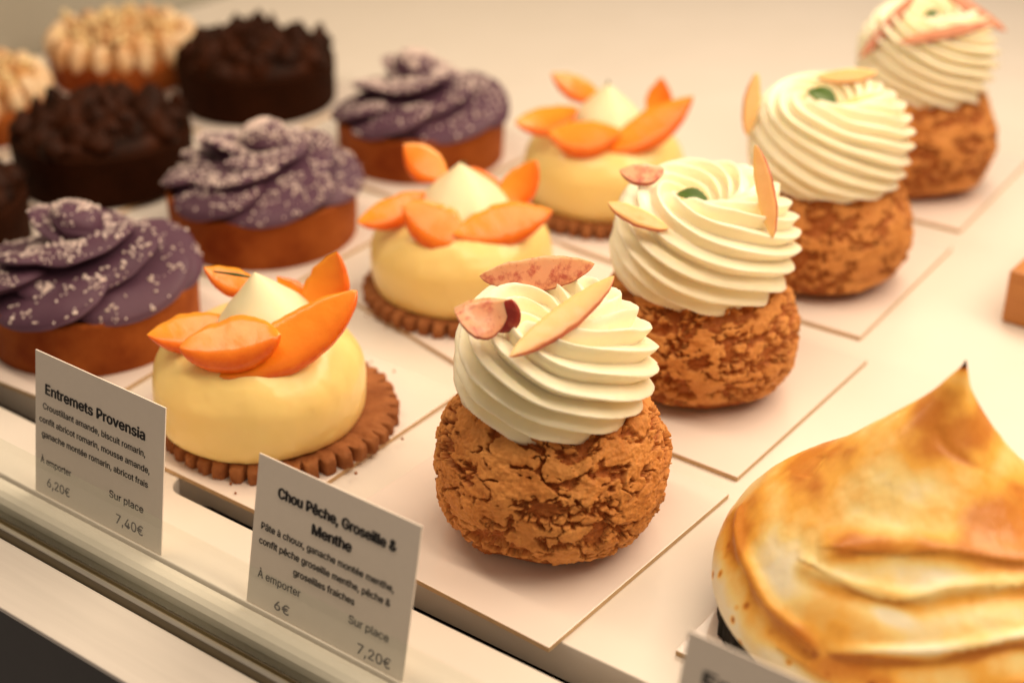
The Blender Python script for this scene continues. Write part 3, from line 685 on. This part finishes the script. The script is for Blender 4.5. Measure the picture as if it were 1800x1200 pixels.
def big_meringue():
    t = thing('meringue_cake', 'large toasted meringue dome with a curled peak on a black biscuit, bottom right corner', 'meringue cake', (10.18, 2.44, 0), ROT)
    fluted_biscuit(t, 5.25, 1.25, 5, teeth=60, name='biscuit_base', mat=M['black'], depth=.06)
    pts = [(0, 1.2), (3.5, 1.1), (5.0, 1.0), (5.42, 1.2), (5.45, 1.6), (5.32, 2.05), (5.0, 2.65), (4.45, 3.35), (3.75, 4.0), (2.95, 4.68), (2.2, 5.36), (1.5, 6.06), (.9, 6.75), (.45, 7.4), (.2, 7.9), (.08, 8.15), (.02, 8.34)]
    nu, nv = 460, 300
    T, r, z, s = lathe(pts, nu, nv)
    V = np.c_[r*np.cos(T), r*np.sin(T), z]; N = normals_of(V, nv, nu)
    if np.median((N*(V-np.array((0, 0, 2)))).sum(1)) < 0: N = -N
    Z = (z-1.1)/7.2
    # folds left by the palette knife: ridge height and width, step below it, toasting on it and just under it
    lean = sstep(.35, 1.0, Z)
    V[:, 0] += .22*lean+.10*sstep(.9, 1, Z); V[:, 1] += .05*lean
    left = np.clip(-np.cos(T), 0, 1)*np.exp(-((Z-.77)/.17)**2)*.24; V[:, 0] += r*np.cos(T)*left; V[:, 1] += r*np.sin(T)*left*.5
    q = np.c_[np.cos(T)*r*.30, np.sin(T)*r*.30, z*.55]
    wrp = perlin(q*.8+3.3)
    V0 = V+.26*np.c_[perlin(V*.45+4), perlin(V*.45+24), perlin(V*.45+44)]
    side = sstep(.0, .12, Z)*(1-sstep(.60, .85, Z)); low = sstep(.0, .10, Z)*(1-sstep(.40, .62, Z))
    broad = perlin(np.c_[np.cos(T)*r*.2, np.sin(T)*r*.2, z*.30]+11)
    h = side*.16*broad; fold_t = np.zeros(len(V))
    FOLDS = [  # points, ridge, width, step below, toast on it, toast width, toast under it
        ([(-.26, -.62, 7.0), (-.17, -1.07, 6.5), (.57, -1.35, 6.2), (1.9, -1.2, 5.4), (3.2, -.6, 4.4), (4.3, .6, 3.2)], -.03, .14, .0, .22, .13, 0),
        ([(-3.3, -2.1, 3.85), (-2.34, -2.32, 4.3), (-1.19, -2.55, 4.7), (.1, -2.9, 4.7), (1.53, -2.87, 4.43), (3.2, -2.0, 4.0), (4.6, .2, 3.2)], .20, .48, .10, .34, .40, -.18),
        ([(-3.87, -1.92, 3.45), (-3.15, -2.52, 3.65), (-2.19, -3.27, 3.75), (-1.2, -3.67, 3.85), (-.26, -3.55, 4.1), (1.46, -3.3, 4.08), (3.3, -2.6, 3.5)], .10, .24, .12, .04, .2, .24),
        ([(-3.28, -3.87, 2.53), (-2.42, -4.24, 2.75), (-1.15, -4.47, 3.0), (.17, -4.45, 3.2), (1.31, -4.24, 3.2), (3.0, -3.6, 2.9), (4.6, -1.8, 2.6)], .16, .15, .14, -.26, .15, .40),
        ([(-4.6, 1.9, 2.9), (-4.96, .31, 2.67), (-4.85, -1.15, 2.67), (-4.49, -2.22, 2.5), (-3.86, -3.12, 2.45), (-3.28, -3.87, 2.4)], .15, .22, .22, .30, .24, .12),
        ([(-4.2, -2.9, 1.9), (-2.8, -4.4, 2.0), (-1.0, -5.1, 2.2), (1.0, -5.1, 2.3), (3.2, -4.2, 2.2)], .10, .2, .10, .22, .22, -.1),
        ([(-1.75, .28, 5.66), (-1.26, .43, 6.08), (-.89, .36, 6.47)], .06, .07, .04, -.22, .09, 0),
        ([(-3.1, .5, 4.6), (-2.6, .9, 4.95)], .06, .07, .04, -.22, .09, 0),
        ([(-1.2, -1.2, 5.7), (-1.0, -1.5, 5.2), (-.6, -1.9, 5.0)], -.04, .1, .03, -.12, .12, .0),
        ([(2.0, -2.2, 4.7), (3.2, -1.5, 4.3)], -.04, .1, .05, .22, .12, .0)]
    for P, A, w, stp, tc, tw, tu in FOLDS:
        P = np.array(P, float)
        for _ in range(3): P = np.vstack([P[:1]]+[np.array([.75*a_+.25*b_, .25*a_+.75*b_]) for a_, b_ in zip(P[:-1], P[1:])]+[P[-1:]])
        best = np.full(len(V), 1e9); bz = np.zeros(len(V)); bu = np.zeros(len(V)); nS = len(P)-1
        for k in range(nS):
            a_, d_ = P[k], P[k+1]-P[k]; tt = np.clip(((V0-a_)@d_)/(d_@d_), 0, 1)
            C_ = a_+tt[:, None]*d_; dd = np.linalg.norm(V0-C_, axis=1); cl = dd < best
            best = np.where(cl, dd, best); bz = np.where(cl, V0[:, 2]-C_[:, 2], bz); bu = np.where(cl, (k+tt)/nS, bu)
        ends = sstep(0, .16, bu)*sstep(1, .84, bu)
        sd = np.sign(bz)*best
        h = h+ends*(A*np.exp(-(best/w)**2) - stp*np.exp(-(np.minimum(sd, 0)/.55)**2)*sstep(.12, -.22, sd))
        fold_t = fold_t+ends*(tc*np.exp(-(best/tw)**2)+tu*np.exp(-((sd+1.3*tw)/(tw*1.1))**2))
    V = V+N*h[:, None]
    fine = fbm(V*1.6+5, 4)
    V = V+N*(.018*fine*side)[:, None]
    V[:, 2] = np.maximum(V[:, 2], .9)
    lip = sstep(2.0, 1.2, z)*sstep(4.6, 5.3, r)
    blob = lambda c, w_: np.exp(-(np.linalg.norm(V-np.array(c), axis=1)/w_)**2)
    patch = fbm(np.c_[V[:, 0]*.33, V[:, 1]*.33, V[:, 2]*.62+.3*wrp]+21, 2)
    toast = .40+.34*patch+.08*fine+fold_t+.55*sstep(.965, 1., Z)+.10*sstep(.55, .9, Z)-.18*lip
    toast += -.34*blob((-4.0, -1.0, 3.3), 1.15)-.20*blob((-2.3, -1.6, 4.6), .9)+.20*blob((-4.2, 1.4, 3.4), 1.1)+.20*blob((-2.6, 1.3, 5.0), 1.2)+.14*blob((1.4, -2.2, 5.0), 1.4)+.24*blob((-1.7, -.1, 5.6), 1.3)+.10*blob((-.4, -.8, 6.4), .9)-.5*np.exp(-((V[:, 0]+1.75)/.42)**2-((V[:, 2]-3.55)/.13)**2)*(V[:, 1] < 0)+.22*blob((-4.9, .2, 3.0), .7)+.28*blob((-5.25, 1.1, 2.2), .9)
    toast = np.minimum(toast, .64+.42*sstep(.965, 1., Z))
    # the bare, unburnt foot where the knife tore the foam
    foot = sstep(2.6, 1.7, z+.5*perlin(q*2))*(.5+.5*np.cos(T-R(232)))
    spots = worley(V*1.9)[0]
    toast = toast-.34*foot+.85*foot*sstep(.34, .12, spots)
    bub = np.exp(-(spots/.16)**2)*foot; V = V-N*(.08*bub)[:, None]
    mesh_obj('meringue_dome', V, grid_faces(nv, nu), M['meringue'], t, attrs={'toast': np.clip(toast, 0, 1)})
big_meringue()

# ------------------------------------------------------------------ boards under the pastries
for lab, cx, cy, w, d, rot in (
    ('board under the nearest cream puff, its front corner pointing at the viewer', -1.4, .68, 8.6, 9.2, -2.2),
    ('board under the second cream puff', -1.4, 10.75, 8.6, 9.3, -.7),
    ('board under the third cream puff', -2.4, 21.3, 8.6, 9.3, 1.6),
    ('board under the rearmost cream puff', -3.1, 32.3, 8.6, 9.3, 2.5),
    ('board under the nearest apricot mousse cake', -11.65, .45, 8.5, 9.3, 0),
    ('board under the middle apricot mousse cake, turned slightly askew', -10.9, 11.8, 8.6, 9.3, -13),
    ('board under the rearmost apricot mousse cake', -12.4, 21.6, 8.6, 9.3, -3),
    ('board under the purple tart nearest the glass', -21.3, .7, 8.5, 9.3, 4),
    ('board under the middle purple tart', -22.1, 10.9, 8.5, 9.3, 1),
    ('board under the rearmost purple tart', -22.4, 21.2, 8.5, 9.3, -2),
    ('board under the chocolate tart cut by the left edge', -32.0, 1.1, 8.5, 9.3, 1),
    ('board under the chocolate tart in the middle of its row', -32.8, 11.0, 8.5, 9.3, 0),
    ('board under the rearmost chocolate tart', -33.5, 21.6, 8.5, 9.3, 2),
    ('board under the meringue tart cut by the left edge', -42.1, 11.0, 8.0, 9.3, 0),
    ('board under the meringue tart at the far corner', -41.9, 20.6, 8.0, 9.3, 0),
    ('board under the large toasted meringue cake', 10.3, 2.35, 9.6, 9.0, 0)):
    board(lab, cx, cy, w, d, rot)

# ------------------------------------------------------------------ a few crumbs on the boards
rnd = np.random.RandomState(5); V = []; F = []
for cx, cy, sp, n in ((-10.9, .1, 4.25, 16), (-11.7, 11.2, 4.2, 14), (-9.2, 8.4, .9, 7)):
    for k in range(n):
        a = rnd.uniform(0, 6.28); d = sp*rnd.uniform(.93, 1.12) if sp > 1 else rnd.uniform(0, sp)
        p = np.array((cx+d*math.cos(a), cy+d*math.sin(a), .045)); q = np.array(Matrix.Rotation(rnd.uniform(0, 6), 3, Vector(rnd.normal(size=3)).normalized()))
        b8 = np.array([(-1, -1, -1), (1, -.7, -1), (.8, 1, -1), (-1, .8, -.8), (-.7, -.9, 1), (.6, -1, .7), (1, .8, 1), (-.9, 1, .6)])*rnd.uniform(.014, .042)
        o8 = len(V)*8; V.append(p+b8@q.T)
        F += [tuple(o8+j for j in f) for f in ((0, 3, 2, 1), (4, 5, 6, 7), (0, 1, 5, 4), (1, 2, 6, 5), (2, 3, 7, 6), (3, 0, 4, 7))]
o = mesh_obj('crumbs', np.vstack(V), F, M['biscuit'], smooth=False); o['kind'] = 'stuff'
tag(o, 'tiny brown biscuit crumbs scattered on the white boards', 'crumbs')

# ------------------------------------------------------------------ wooden block at the right
V, F = box_vf(0, 14, 0, 9, 0, 2.15)
o = bevel(mesh_obj('wooden_block', V, F, M['wood'], smooth=False), .12, 3)
o.location = Vector((5.62, 21.3, SH+.004))*S; o.rotation_euler = (0, 0, R(-2))
tag(o, 'honey brown wooden block cut by the right edge of the picture', 'wooden block')

# ------------------------------------------------------------------ price cards
def load_font():
    import os
    try:
        p = os.path.join(bpy.utils.resource_path('LOCAL'), 'datafiles', 'fonts', 'Inter.woff2')
        if os.path.exists(p): return bpy.data.fonts.load(p)
    except Exception: pass
    return None
FONT = load_font()
def text_part(parent, s, size, x, y, xs=.8, bold=0., align='LEFT', width=None):
    cu = bpy.data.curves.new('t', 'FONT'); cu.body = s; cu.size = size*S; cu.align_x = align
    if FONT: cu.font = FONT
    cu.extrude = 0; cu.resolution_u = 3
    tmp = bpy.data.objects.new('t', cu); COL.objects.link(tmp)
    me = bpy.data.meshes.new_from_object(tmp.evaluated_get(bpy.context.evaluated_depsgraph_get()))
    bpy.data.objects.remove(tmp); bpy.data.curves.remove(cu)
    me.name = 'printed_line'; me.materials.clear(); me.materials.append(M['ink'])
    n = len(me.vertices); co = np.zeros(n*3, np.float32); me.vertices.foreach_get('co', co); co = co.reshape(-1, 3)
    if width: xs = width*S/(co[:, 0].max()-co[:, 0].min())
    x0 = co[:, 0].min() if align == 'LEFT' else (co[:, 0].min()+co[:, 0].max())/2
    co[:, 0] = (co[:, 0]-x0)*xs+x*S; co[:, 1] += y*S; co[:, 2] = .028*S
    me.vertices.foreach_set('co', co.ravel()); me.update()
    if bold:
        fc = [tuple(p.vertices) for p in me.polygons]; VV = []; FF = []
        for k, (dx, dy) in enumerate(((0, 0), (1, 0), (-1, 0), (0, .6), (0, -.6))):
            VV += (co+np.array((dx*bold*S, dy*bold*S, .001*S*k))).tolist(); FF += [tuple(i+k*n for i in f) for f in fc]
        me = bpy.data.meshes.new('printed_line'); me.from_pydata(VV, [], FF); me.materials.append(M['ink']); me.update()
    o = bpy.data.objects.new('printed_line', me); COL.objects.link(o); o.parent = parent
    return o
def price_card(label, x, y, z, w, h, lean, turn=0):
    """local x to the right, local y up the card, local z out of its printed face"""
    V, F = box_vf(0, w, 0, h, -.02, .02)
    o = mesh_obj('price_card', V, F, M['paper'], smooth=False)
    o.matrix_world = Matrix.Translation(Vector((x, y, z))*S) @ Matrix.Rotation(R(turn), 4, 'Z') @ Matrix.Rotation(R(90-lean), 4, 'X')
    return tag(o, label, 'price card', 'price cards at the glass')
W, H = 5.7, 4.70
k = price_card('price card headed Entremets Provensia, in front of the nearest mousse cake', -14.6, -7.28, SH+.02, W, H, 10.5)
def ln(u, v, s, cap, **kw):
    return text_part(k, s, cap/.727, u*W, (1-v)*H, **kw)
ln(.085, .275, 'Entremets Provensia', .46, width=4.4, bold=.022)
ln(.065, .385, 'Croustillant amande, biscuit romarin,', .285, width=4.55, bold=.007)
ln(.035, .485, 'confit abricot romarin, mousse amande,', .285, width=4.92, bold=.007)
ln(.055, .585, 'ganache montée romarin, abricot frais', .285, width=4.75, bold=.007)
ln(.045, .775, 'À emporter', .30, width=1.42, bold=.006)
ln(.10, .93, '6,20€', .42, width=1.05, bold=.006)
ln(.60, .775, 'Sur place', .33, width=1.48, bold=.006)
ln(.655, .935, '7,40€', .44, width=1.18, bold=.006)
k = price_card('price card headed Chou Pêche, Groseille & Menthe, in front of the nearest cream puff', -5.4, -7.28, SH+.02, W, H-.2, 13.0)
H2 = H; H = H-.2
ln(.145, .225, 'Chou Pêche, Groseille &', .42, width=4.15, bold=.028)
ln(.375, .355, 'Menthe', .42, width=1.38, bold=.028)
ln(.055, .475, 'Pâte à choux, ganache montée menthe,', .285, width=4.75, bold=.010)
ln(.05, .575, 'confit pêche groseille menthe, pêche &', .285, width=4.72, bold=.010)
ln(.285, .675, 'groseilles fraiches', .285, width=2.2, bold=.010)
ln(.06, .80, 'À emporter', .33, width=1.6, bold=.006)
ln(.185, .96, '6€', .40, width=.55, bold=.006)
ln(.65, .80, 'Sur place', .34, width=1.38, bold=.006)
ln(.72, .965, '7,20€', .43, width=1.14, bold=.006)
k = price_card('price card mostly below the picture, in front of the large toasted meringue cake', 8.0, -7.28, SH+.02, W, H+.4, 13.0)
H = H+.4
ln(.10, .225, 'Entremets', .46, width=3.2, bold=.028)
